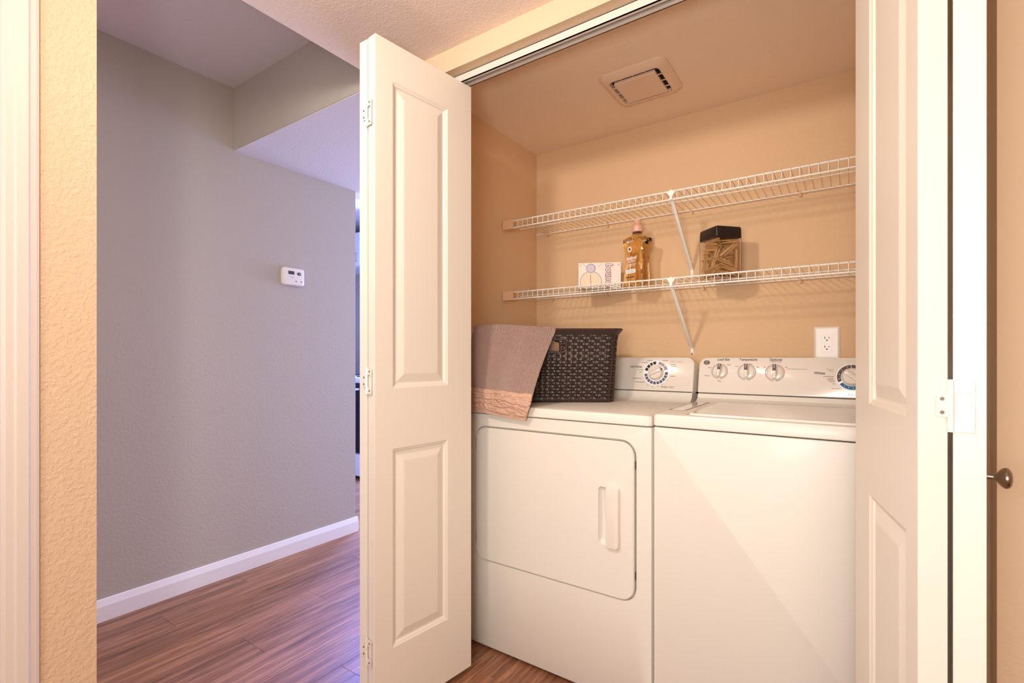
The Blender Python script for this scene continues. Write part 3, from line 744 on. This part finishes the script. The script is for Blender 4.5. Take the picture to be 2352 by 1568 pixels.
lb = obj('label_patch', bm, 'white', bo, rot=(PI/2, 0, 0), loc=(0, bf(0.040)-0.0003, 0), label='small white label')
obj('small_print', (lambda b: (strk(b, [(BX-0.014, 0.0645), (BX+0.029, 0.0645)], 0.0014, 0.0002), strk(b, [(BX-0.014, 0.058), (BX+0.029, 0.058)], 0.0014, 0.0002), b)[-1])(NB()), 'bluegrey', lb, loc=(0, 0, 0.0005), kind='stuff')
obj('ruled_line', (lambda b: (strk(b, [(BX-0.018, 0.0815), (BX+0.030, 0.0815)], 0.0012, 0.0003), strk(b, [(BX-0.016, 0.1095), (BX+0.028, 0.1095)], 0.0010, 0.0003), b)[-1])(NB()), 'white', bo, rot=FR, loc=(0, bf(0.10), 0))
obj('small_print', (lambda b: (strk(b, [(BX-0.016, 0.036), (BX+0.028, 0.036)], 0.005, 0.0003), b)[-1])(NB()), 'ink', bo, rot=FR, loc=(0, bf(0.035)-0.0005, 0))

# ------------------------------------------------------------------ jar of clothespins
JW = 0.056
jar = thing('storage_jar', 'square clear jar with black lid on the lower shelf', 'jar', (-0.412, 2.035, SZ), R(47.5))
bm = NB()
Lo = [(0.000, JW-0.004), (0.003, JW-0.001), (0.010, JW), (0.146, JW), (0.152, JW-0.003), (0.156, JW-0.008)]
Li = [(0.156, JW-0.010), (0.151, JW-0.0052), (0.145, JW-0.0022), (0.010, JW-0.0022), (0.0035, JW-0.004)]
L = [rr(-h, -h, h, h, 0.009, 4, lambda a, b: (a, b, z)) for z, h in Lo+Li]
rings(bm, L, True, True); obj('jar_body', bm, 'glass', jar, True, label='clear square jar body')
bm = NB()
L = [rr(-h, -h, h, h, 0.007, 4, lambda a, b: (a, b, z)) for z, h in ((0.150, JW-0.0015), (0.152, JW-0.0005), (0.186, JW-0.0015), (0.190, JW-0.004), (0.1915, JW-0.010))]
rings(bm, L, True, True); obj('jar_lid', bm, 'lid', jar, True, label='black plastic lid')
# clothespins, each its own object, jumbled without crossing (capsule rejection)
def pin_mesh():
    bm = NB(); L = 0.072
    for s in (-1, 1):
        prism(bm, [(-L/2, s*0.0040), (-L/2, s*0.0062), (-0.006, s*0.0060), (L/2-0.006, s*0.0052), (L/2, s*0.0030), (L/2, s*0.0005), (0.012, s*0.0004), (0.006, s*0.0014), (0.0, s*0.0004)], 'z', -0.0042, 0.0042)
    return bm
bm = pin_mesh(); bmesh.ops.recalc_face_normals(bm, faces=bm.faces[:]); pm = bpy.data.meshes.new('clothespin'); bm.to_mesh(pm); bm.free(); pm.materials.append(M['pin']); pm.materials.append(M['screw'])
bm = NB(); bm.from_mesh(pm); n0 = len(bm.faces); tube(bm, [(0.004, 0, -0.0052), (0.004, 0, 0.0052)], 0.0019, 6)
bm.faces.ensure_lookup_table()
for f in bm.faces[n0:]: f.material_index = 1
bm.to_mesh(pm); bm.free()
def seg_dist(p1, q1, p2, q2):
    best = 1e9
    for i in range(9):
        a = p1.lerp(q1, i/8)
        d = q2-p2; t = max(0, min(1, (a-p2).dot(d)/d.dot(d)))
        best = min(best, (a-(p2+d*t)).length)
    return best
rng = random.Random(11); placed = []
lim = JW-0.0098
tries = 0
jm = Matrix.Translation(jar.location) @ Matrix.Rotation(R(47.5), 4, 'Z')
zlev = 0.010
while len(placed) < 62 and tries < 60000:
    tries += 1
    th = rng.uniform(0, 2*PI); el = rng.gauss(0, 0.30)
    if rng.random() < 0.12: el = rng.uniform(-0.9, 0.9)
    d = Vector((math.cos(th)*math.cos(el), math.sin(th)*math.cos(el), math.sin(el)))
    side = rng.random()
    c = Vector((rng.uniform(-lim, lim), rng.uniform(-lim, lim), rng.uniform(0.008, 0.140)))
    if side < 0.45: c.y = -lim+rng.uniform(0, 0.006); d.y *= 0.08; d.normalize()
    elif side < 0.75: c.x = -lim+rng.uniform(0, 0.006); d.x *= 0.08; d.normalize()
    p, q = c-d*0.034, c+d*0.034
    ok = all(abs(v.x) < lim and abs(v.y) < lim and 0.0095 < v.z < 0.142 for v in (p, q))
    if ok and all(seg_dist(p, q, a, b) > 0.0096 for a, b, _ in placed): placed.append((p, q, c))
for (p, q, c) in placed:
    o = bpy.data.objects.new('clothespin', pm); C.objects.link(o)
    d = (q-p).normalized()
    o.matrix_world = jm @ Matrix.Translation(c) @ d.to_track_quat('X', 'Z').to_matrix().to_4x4() @ Matrix.Rotation(rng.uniform(0, PI), 4, 'X')
    o['label'] = 'wooden clothespin jumbled inside the square black-lidded jar'; o['category'] = 'clothespin'; o['group'] = 'clothespins in the jar'

# ------------------------------------------------------------------ laundry basket
BA = R(35)
bk = thing('laundry_basket', 'dark brown woven plastic laundry basket on top of the dryer', 'basket', (-1.006, 1.722, 0.9130), BA)
BH = 0.282
def bsz(z):
    t = z/BH
    hx = 0.252+0.014*t; hy = 0.098+0.012*t
    if t > 0.86: hx += 0.010*((t-0.86)/0.14)**1.5; hy += 0.008*((t-0.86)/0.14)**1.5
    return hx, hy, 0.034
def perim(z, n_side):
    hx, hy, r = bsz(z)
    pts = []
    # dense sampled rounded rectangle by arclength
    base = rr(-hx, -hy, hx, hy, r, 8)
    P = [Vector(p) for p in base]+[Vector(base[0])]
    lens = [0]
    for a, b in zip(P, P[1:]): lens.append(lens[-1]+(b-a).length)
    T = lens[-1]; out = []
    j = 0
    for k in range(n_side):
        s = T*k/n_side
        while lens[j+1] < s: j += 1
        u = (s-lens[j])/max(1e-9, lens[j+1]-lens[j]); out.append(P[j].lerp(P[j+1], u))
    return out
NS = 66   # stakes
def outward(pts, k):
    n = len(pts); t = (pts[(k+1) % n]-pts[k-1]).normalized(); return Vector((t.y, -t.x))
HZ0, HZ1, HXW = 0.196, 0.238, 0.062
def in_handle(p, z): return abs(p.x) < HXW and abs(p.y) > 0.08 and HZ0 < z < HZ1
rows = 22
for r_ in range(rows):
    z = 0.016+r_*(0.259-0.016)/(rows-1)
    pts = perim(z, NS*4); path = []; segs = []; cur = []
    for k, p in enumerate(pts):
        ph = (k/4.0)*PI + (r_ % 2)*PI
        o_ = outward(pts, k)*(0.0026*math.sin(ph+PI/2))
        q = (p.x+o_.x, p.y+o_.y, z)
        if in_handle(p, z):
            if cur: segs.append(cur); cur = []
        else: cur.append(q)
    broken = len(segs) > 0
    if cur: segs.append(cur)
    bm = NB()
    if not broken: tube(bm, segs[0], 0.003, 4, closed=True, flat=(0.0015, 0.0056))
    else:
        if len(segs) > 1: segs[0] = segs[-1]+segs[0]; segs.pop()
        for s_ in segs:
            if len(s_) > 1: tube(bm, s_, 0.003, 4, flat=(0.0015, 0.0056))
    obj('woven_strand', bm, 'wicker', bk, True)
for k in range(NS):
    bm = NB(); pth = []
    skip = False
    for z in (0.004, 0.07, 0.14, 0.19, 0.235, 0.262):
        pts = perim(z, NS*4); p = pts[k*4+2]
        if in_handle(p, 0.21) and z > 0.19: skip = True; continue
        pth.append((p.x, p.y, z, outward(pts, k*4+2)))
    for off in (-0.0031, 0.0031):
        q = [(x_+(-n_.y)*off, y_+n_.x*off, z_) for x_, y_, z_, n_ in pth]
        tube(bm, q, 0.0024, 5)
    obj('stake', bm, 'wicker', bk, True)
# base, rim, handle frames
bm = NB(); hx, hy, r = bsz(0); L = []
for z, ins in ((0.0, 0.006), (0.003, 0.0), (0.012, -0.0030), (0.016, -0.0030), (0.016, 0.003), (0.005, 0.004)):
    L.append(rr(-hx+ins, -hy+ins, hx-ins, hy-ins, r-ins, 6, lambda a, b: (a, b, z)))
rings(bm, L, True, True); obj('base', bm, 'wicker', bk, True)
bm = NB(); L = []
for z, o_ in ((0.259, -0.003), (0.259, 0.0040), (0.264, 0.0048), (0.270, 0.0085), (0.279, 0.0110), (0.2835, 0.0090), (0.2835, 0.003), (0.279, -0.003), (0.264, -0.003), (0.259, -0.003)):
    hx, hy, r = bsz(min(z, BH)); L.append(rr(-hx-o_, -hy-o_, hx+o_, hy+o_, r+o_, 6, lambda a, b: (a, b, z)))
rings(bm, L, False, False); obj('rim', bm, 'wicker', bk, True)
for s in (-1, 1):
    hy = bsz(0.217)[1]
    fr = rr(-HXW-0.002, HZ0-0.003, HXW+0.002, HZ1+0.004, 0.014, 5, lambda a, b: (a, s*(hy+0.002+0.06*(b-0.217)), b))
    obj('handle_frame', tube(NB(), fr, 0.0042, 6, closed=True, flat=(0.0045, 0.0045)), 'wicker', bk, True)

# ------------------------------------------------------------------ towel
tw = thing('hand_towel', 'mauve herringbone towel with ruched border draped over the basket and dryer edge', 'towel', (-1.006, 1.722, 0.9130), BA)
inv = (Matrix.Translation(tw.location) @ Matrix.Rotation(BA, 4, 'Z')).inverted()
def lw(p): return inv @ Vector(p)
TLt, TRt = Vector((-0.290, -0.131, 0.287)), Vector((0.020, -0.131, 0.287))
ELt, ERt = lw((-1.215, 1.4360, 0.945)), lw((-0.897, 1.4365, 0.922))
HLt, HRt = lw((-1.212, 1.4340, 0.892)), lw((-0.925, 1.4345, 0.866))
def towel_pt(u, v):
    """v: 0 inside basket, .22 rim, .86 dryer edge, 1 hem"""
    T = TLt.lerp(TRt, u); E = ELt.lerp(ERt, u); H = HLt.lerp(HRt, u)
    T.z += 0.004*math.sin(u*5.0)
    I = T+Vector((0.0, 0.036, -0.10)); I2 = T+Vector((0, 0.030, 0.001))
    Cs = [(0.0, I), (0.17, I2+Vector((0, -0.003, 0.0))), (0.195, T+Vector((0, 0.016, 0.0075))), (0.22, T+Vector((0, 0.003, 0.0035))), (0.25, T+Vector((0, -0.003, -0.012))), (0.84, E+Vector((0, 0, 0.006))), (1.0, H)]
    for (a, p), (b, q) in zip(Cs, Cs[1:]):
        if v <= b:
            t = (v-a)/(b-a); P = p.lerp(q, t); break
    if v > 0.25:
        t = (v-0.25)/0.75
        fold = 0.007*math.sin(u*8.5+0.6+v*1.2)+0.003*math.sin(u*19+2*v)
        P.y -= min(1, t*2.0)*(0.006+fold)*(1.0 if v < 0.8 else max(0.15, (1.0-v)/0.2*0.85+0.15))
        P.y -= 0.018*math.sin(PI*min(1, max(0, t)))*0.6
        P.x += 0.012*math.sin(PI*t)*(1 if u > 0.5 else 0.3)*(-1)*u
    return P
def towel_strip(v0, v1, nu, nv, relief=None, thick=0.0028, u0=0.0, u1=1.0):
    bm = NB(); uvl = bm.loops.layers.uv.new('UVMap')
    g = [[None]*(nu+1) for _ in range(nv+1)]; back = [[None]*(nu+1) for _ in range(nv+1)]
    for j in range(nv+1):
        for i_ in range(nu+1):
            u = u0+(u1-u0)*i_/nu; v = v0+(v1-v0)*j/nv
            P = towel_pt(u, v)
            du = towel_pt(min(1, u+0.01), v)-towel_pt(max(0, u-0.01), v); dv = towel_pt(u, min(1, v+0.008))-towel_pt(u, max(0, v-0.008))
            n = du.cross(dv).normalized()
            if v > 0.3 and n.y > 0: n = -n
            h = relief(u, v) if relief else 0.0
            g[j][i_] = bm.verts.new(P+n*(thick/2+h)); back[j][i_] = bm.verts.new(P-n*thick/2)
    def quad(a, b, c, d, uvs):
        f = bm.faces.new((a, b, c, d))
        for lp, uv in zip(f.loops, uvs): lp[uvl].uv = uv
    for j in range(nv):
        for i_ in range(nu):
            U = [(i_+a)/nu for a in (0, 1)]; V = [(v0+(v1-v0)*(j+a)/nv) for a in (0, 1)]
            uvs = [(U[0], V[0]), (U[1], V[0]), (U[1], V[1]), (U[0], V[1])]
            quad(g[j][i_], g[j][i_+1], g[j+1][i_+1], g[j+1][i_], uvs)
            quad(back[j][i_], back[j+1][i_], back[j+1][i_+1], back[j][i_+1], uvs)
    for j in range(nv):
        for i_ in (0, nu): quad(g[j][i_], g[j+1][i_], back[j+1][i_], back[j][i_], [(0, 0)]*4)
    for i_ in range(nu):
        for j in (0, nv): quad(g[j][i_], g[j][i_+1], back[j][i_+1], back[j][i_], [(0, 0)]*4)
    return bm
import mathutils.noise as mn
obj('towel_body', towel_strip(0.0, 0.775, 60, 70), 'towel', tw, True)
def ruche(u, v):
    s = mn.noise(Vector((u*7, v*42+1.2*mn.noise(Vector((u*12, v*5, 3))), 1.7)))
    s2 = mn.noise(Vector((u*22, v*95, 5.1)))
    ph = math.sin((v*8.5+0.35*s+0.18*s2)*2*PI*1.15)
    return 0.0005+0.0062*abs(ph)**1.3+0.0012*s2
obj('ruched_border', towel_strip(0.775, 0.972, 110, 46, ruche), 'trimtape', tw, True, label='ruched beige border band')
obj('hem', towel_strip(0.972, 1.0, 40, 3, lambda u, v: 0.0012), 'trimtape', tw, True)

# ------------------------------------------------------------------ outlet on the back wall
ot = thing('wall_outlet', 'white duplex power outlet on the tan wall above the washer', 'outlet', (-0.067, YB, 1.139))
ow, oh = 0.0400, 0.0615
bm = NB(); L = [rr(-ow+i_, -oh+i_, ow-i_, oh-i_, 0.003, 3, lambda a, b: (a, -y, b)) for y, i_ in ((0.0, 0.0), (0.003, 0.0), (0.0065, 0.006))]
L.append(rr(-0.0172, -0.0345, 0.0172, 0.0345, 0.001, 3, lambda a, b: (a, -0.0062, b)))
rings(bm, L, True, True); obj('cover_plate', bm, 'plate', ot)
bm = NB(); rings(bm, [rr(-0.0165+i_, -0.0335+i_, 0.0165-i_, 0.0335-i_, 0.001, 3, lambda a, b: (a, -y, b)) for y, i_ in ((0.006, 0), (0.0075, 0.0004))], True, True)
rc = obj('receptacle', bm, 'plate', ot)
for zc in (0.0165, -0.0165):
    bm = NB(); box(bm, (-0.0075, -0.0082, zc+0.000), (-0.0055, -0.0073, zc+0.008)); box(bm, (0.0055, -0.0082, zc+0.001), (0.0075, -0.0073, zc+0.007))
    rings(bm, [[(0.0025*math.cos(2*PI*k/10), y, zc-0.0055+0.0025*math.sin(2*PI*k/10)) for k in range(10)] for y in (-0.0073, -0.0082)], True, True)
    obj('socket_holes', bm, 'black', rc)

# ------------------------------------------------------------------ thermostat
th = thing('thermostat', 'small white wall thermostat on the greige hall wall', 'thermostat', (HX, 1.550, 1.527), PI/2)
# local: x -> +y world... rotate 90: local -y faces +x world
tW, tH = 0.063, 0.048
bm = NB(); L = []
for y, i_ in ((0.0, 0.004), (-0.010, 0.003), (-0.012, 0.0), (-0.026, 0.0005), (-0.031, 0.004), (-0.033, 0.010)):
    L.append(rr(-tW+i_, -tH+i_, tW-i_, tH-i_, 0.014, 5, lambda a, b: (a, y-0.0, b)))
# bow the outline like the photo's soft rectangle
rings(bm, L, True, True); obj('housing', bm, 'plate', th, True)
bm = NB(); box(bm, (-0.036, -0.0338, 0.010), (-0.001, -0.0330, 0.028)); obj('display', bm, 'lcd', th)
bm = NB(); rings(bm, [[(0.028+0.0125*math.cos(2*PI*k/20), y, 0.017+0.0085*math.sin(2*PI*k/20)) for k in range(20)] for y in (-0.0330, -0.0345)], True, True); obj('mode_button', bm, 'lcd', th, True)
bm = NB(); box(bm, (0.026, -0.0352, 0.0155), (0.041, -0.0344, 0.0185)); obj('button_bar', bm, 'plate', th)
for xx, s in ((0.008, -1), (0.042, 1)):
    bm = NB(); prism(bm, [(xx-s*0.004, -0.029), (xx+s*0.004, -0.025), (xx-s*0.004, -0.021)] if True else [], 'y', -0.0338, -0.0330); obj('arrow_button', bm, 'lcd', th)
bm = NB(); strk(bm, [(-0.026, -0.005), (-0.004, -0.005)], 0.003, 0.0004); obj('small_print', bm, 'greyink', th, rot=FR, loc=(0, -0.0331, 0))
bm = NB(); L = []
for y in (-0.0330, -0.0336): L.append(rr(0.014, -0.030, 0.036, -0.020, 0.004, 3, lambda a, b: (a, y, b)))
rings(bm, L, True, True); obj('switch', bm, 'plate', th)

# ------------------------------------------------------------------ exhaust fan in the closet ceiling
fn = thing('exhaust_fan_grille', 'square beige exhaust fan grille in the closet ceiling', 'vent', (-0.655, 1.832, ZC))
V = 0.128
bm = NB(); L = []
for z, h, rad in ((0.0, V, 0.034), (-0.006, V-0.001, 0.033), (-0.016, V-0.012, 0.030), (-0.020, V-0.026, 0.022), (-0.0195, 0.0950, 0.016), (-0.004, 0.0925, 0.014)):
    L.append(rr(-h, -h, h, h, rad, 6, lambda a, b: (a, b, z)))
rings(bm, L, False, False); obj('grille_frame', bm, 'vent', fn, True)
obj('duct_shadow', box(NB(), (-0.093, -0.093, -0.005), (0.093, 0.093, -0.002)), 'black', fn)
bm = NB(); L = []
for z, h in ((-0.012, 0.0775), (-0.0225, 0.0790), (-0.0240, 0.0780)):
    L.append(rr(-h, -h, h, h, 0.004, 3, lambda a, b: (a, b, z)))
rings(bm, L, True, True); obj('centre_plate', bm, 'vent', fn)
for k in range(4):
    for q in (-0.045, 0.0, 0.045):
        a = k*PI/2
        bm = NB(); box(bm, (0.074, q-0.0006, -0.019), (0.096, q+0.0006, -0.015)); obj('slot_rib', bm, 'vent', fn, rot=(0, 0, a))

# ------------------------------------------------------------------ kitchen seen through the slot past the hall
rg = thing('kitchen_range', 'white kitchen range with dark oven door, glimpsed past the hall wall', 'stove', (-4.26, 2.83, 0))
bm = NB(); box(bm, (0, 0.01, 0.02), (0.76, 0.65, 0.90), 0.004, 1); obj('range_body', bm, 'cool_white', rg)
obj('oven_door', box(NB(), (0.01, -0.02, 0.235), (0.75, 0.009, 0.855), 0.004, 1), 'oven', rg, label='dark glass oven door')
obj('oven_drawer', box(NB(), (0.01, -0.015, 0.03), (0.75, 0.009, 0.225), 0.004, 1), 'cool_white', rg)
obj('oven_handle', tube(NB(), [(0.06, -0.018, 0.80), (0.06, -0.05, 0.80), (0.70, -0.05, 0.80), (0.70, -0.018, 0.80)], 0.009, 8), 'cool_white', rg, True)
obj('backguard', box(NB(), (0, 0.57, 0.901), (0.76, 0.65, 1.36), 0.006, 1), 'cool_white', rg)
for k in range(4):
    bm = NB(); lathe(bm, [(0.085, 0), (0.085, 0.006), (0.07, 0.008)], 20); obj('burner', bm, 'oven', rg, loc=(0.20+0.36*(k % 2), 0.17+0.24*(k//2), 0.901))
    obj('control_knob', lathe_at(NB(), 0, 0, [(0.018, 0), (0.015, 0.02)], 14), 'cool_white', rg, loc=(0.12+0.17*k, 0.57, 1.24), rot=(PI/2, 0, 0))
cb = thing('upper_cabinet', 'white upper kitchen cabinet above the range', 'cabinet', (-4.9, 3.17, 1.99))
bm = NB(); box(bm, (0, 0.02, 0), (1.35, 0.33, 0.34)); obj('cabinet_body', bm, 'cool_white', cb)
for k in range(3):
    bm = NB(); box(bm, (0.005+k*0.45, 0, 0.005), (0.445+k*0.45, 0.019, 0.335), 0.003, 1); dd = obj('cabinet_door', bm, 'cool_white', cb)
    obj('door_pull', tube(NB(), [(0.40+k*0.45, 0.0, 0.05), (0.40+k*0.45, -0.02, 0.05), (0.40+k*0.45, -0.02, 0.13), (0.40+k*0.45, 0.0, 0.13)], 0.004, 6), 'nickel', dd)
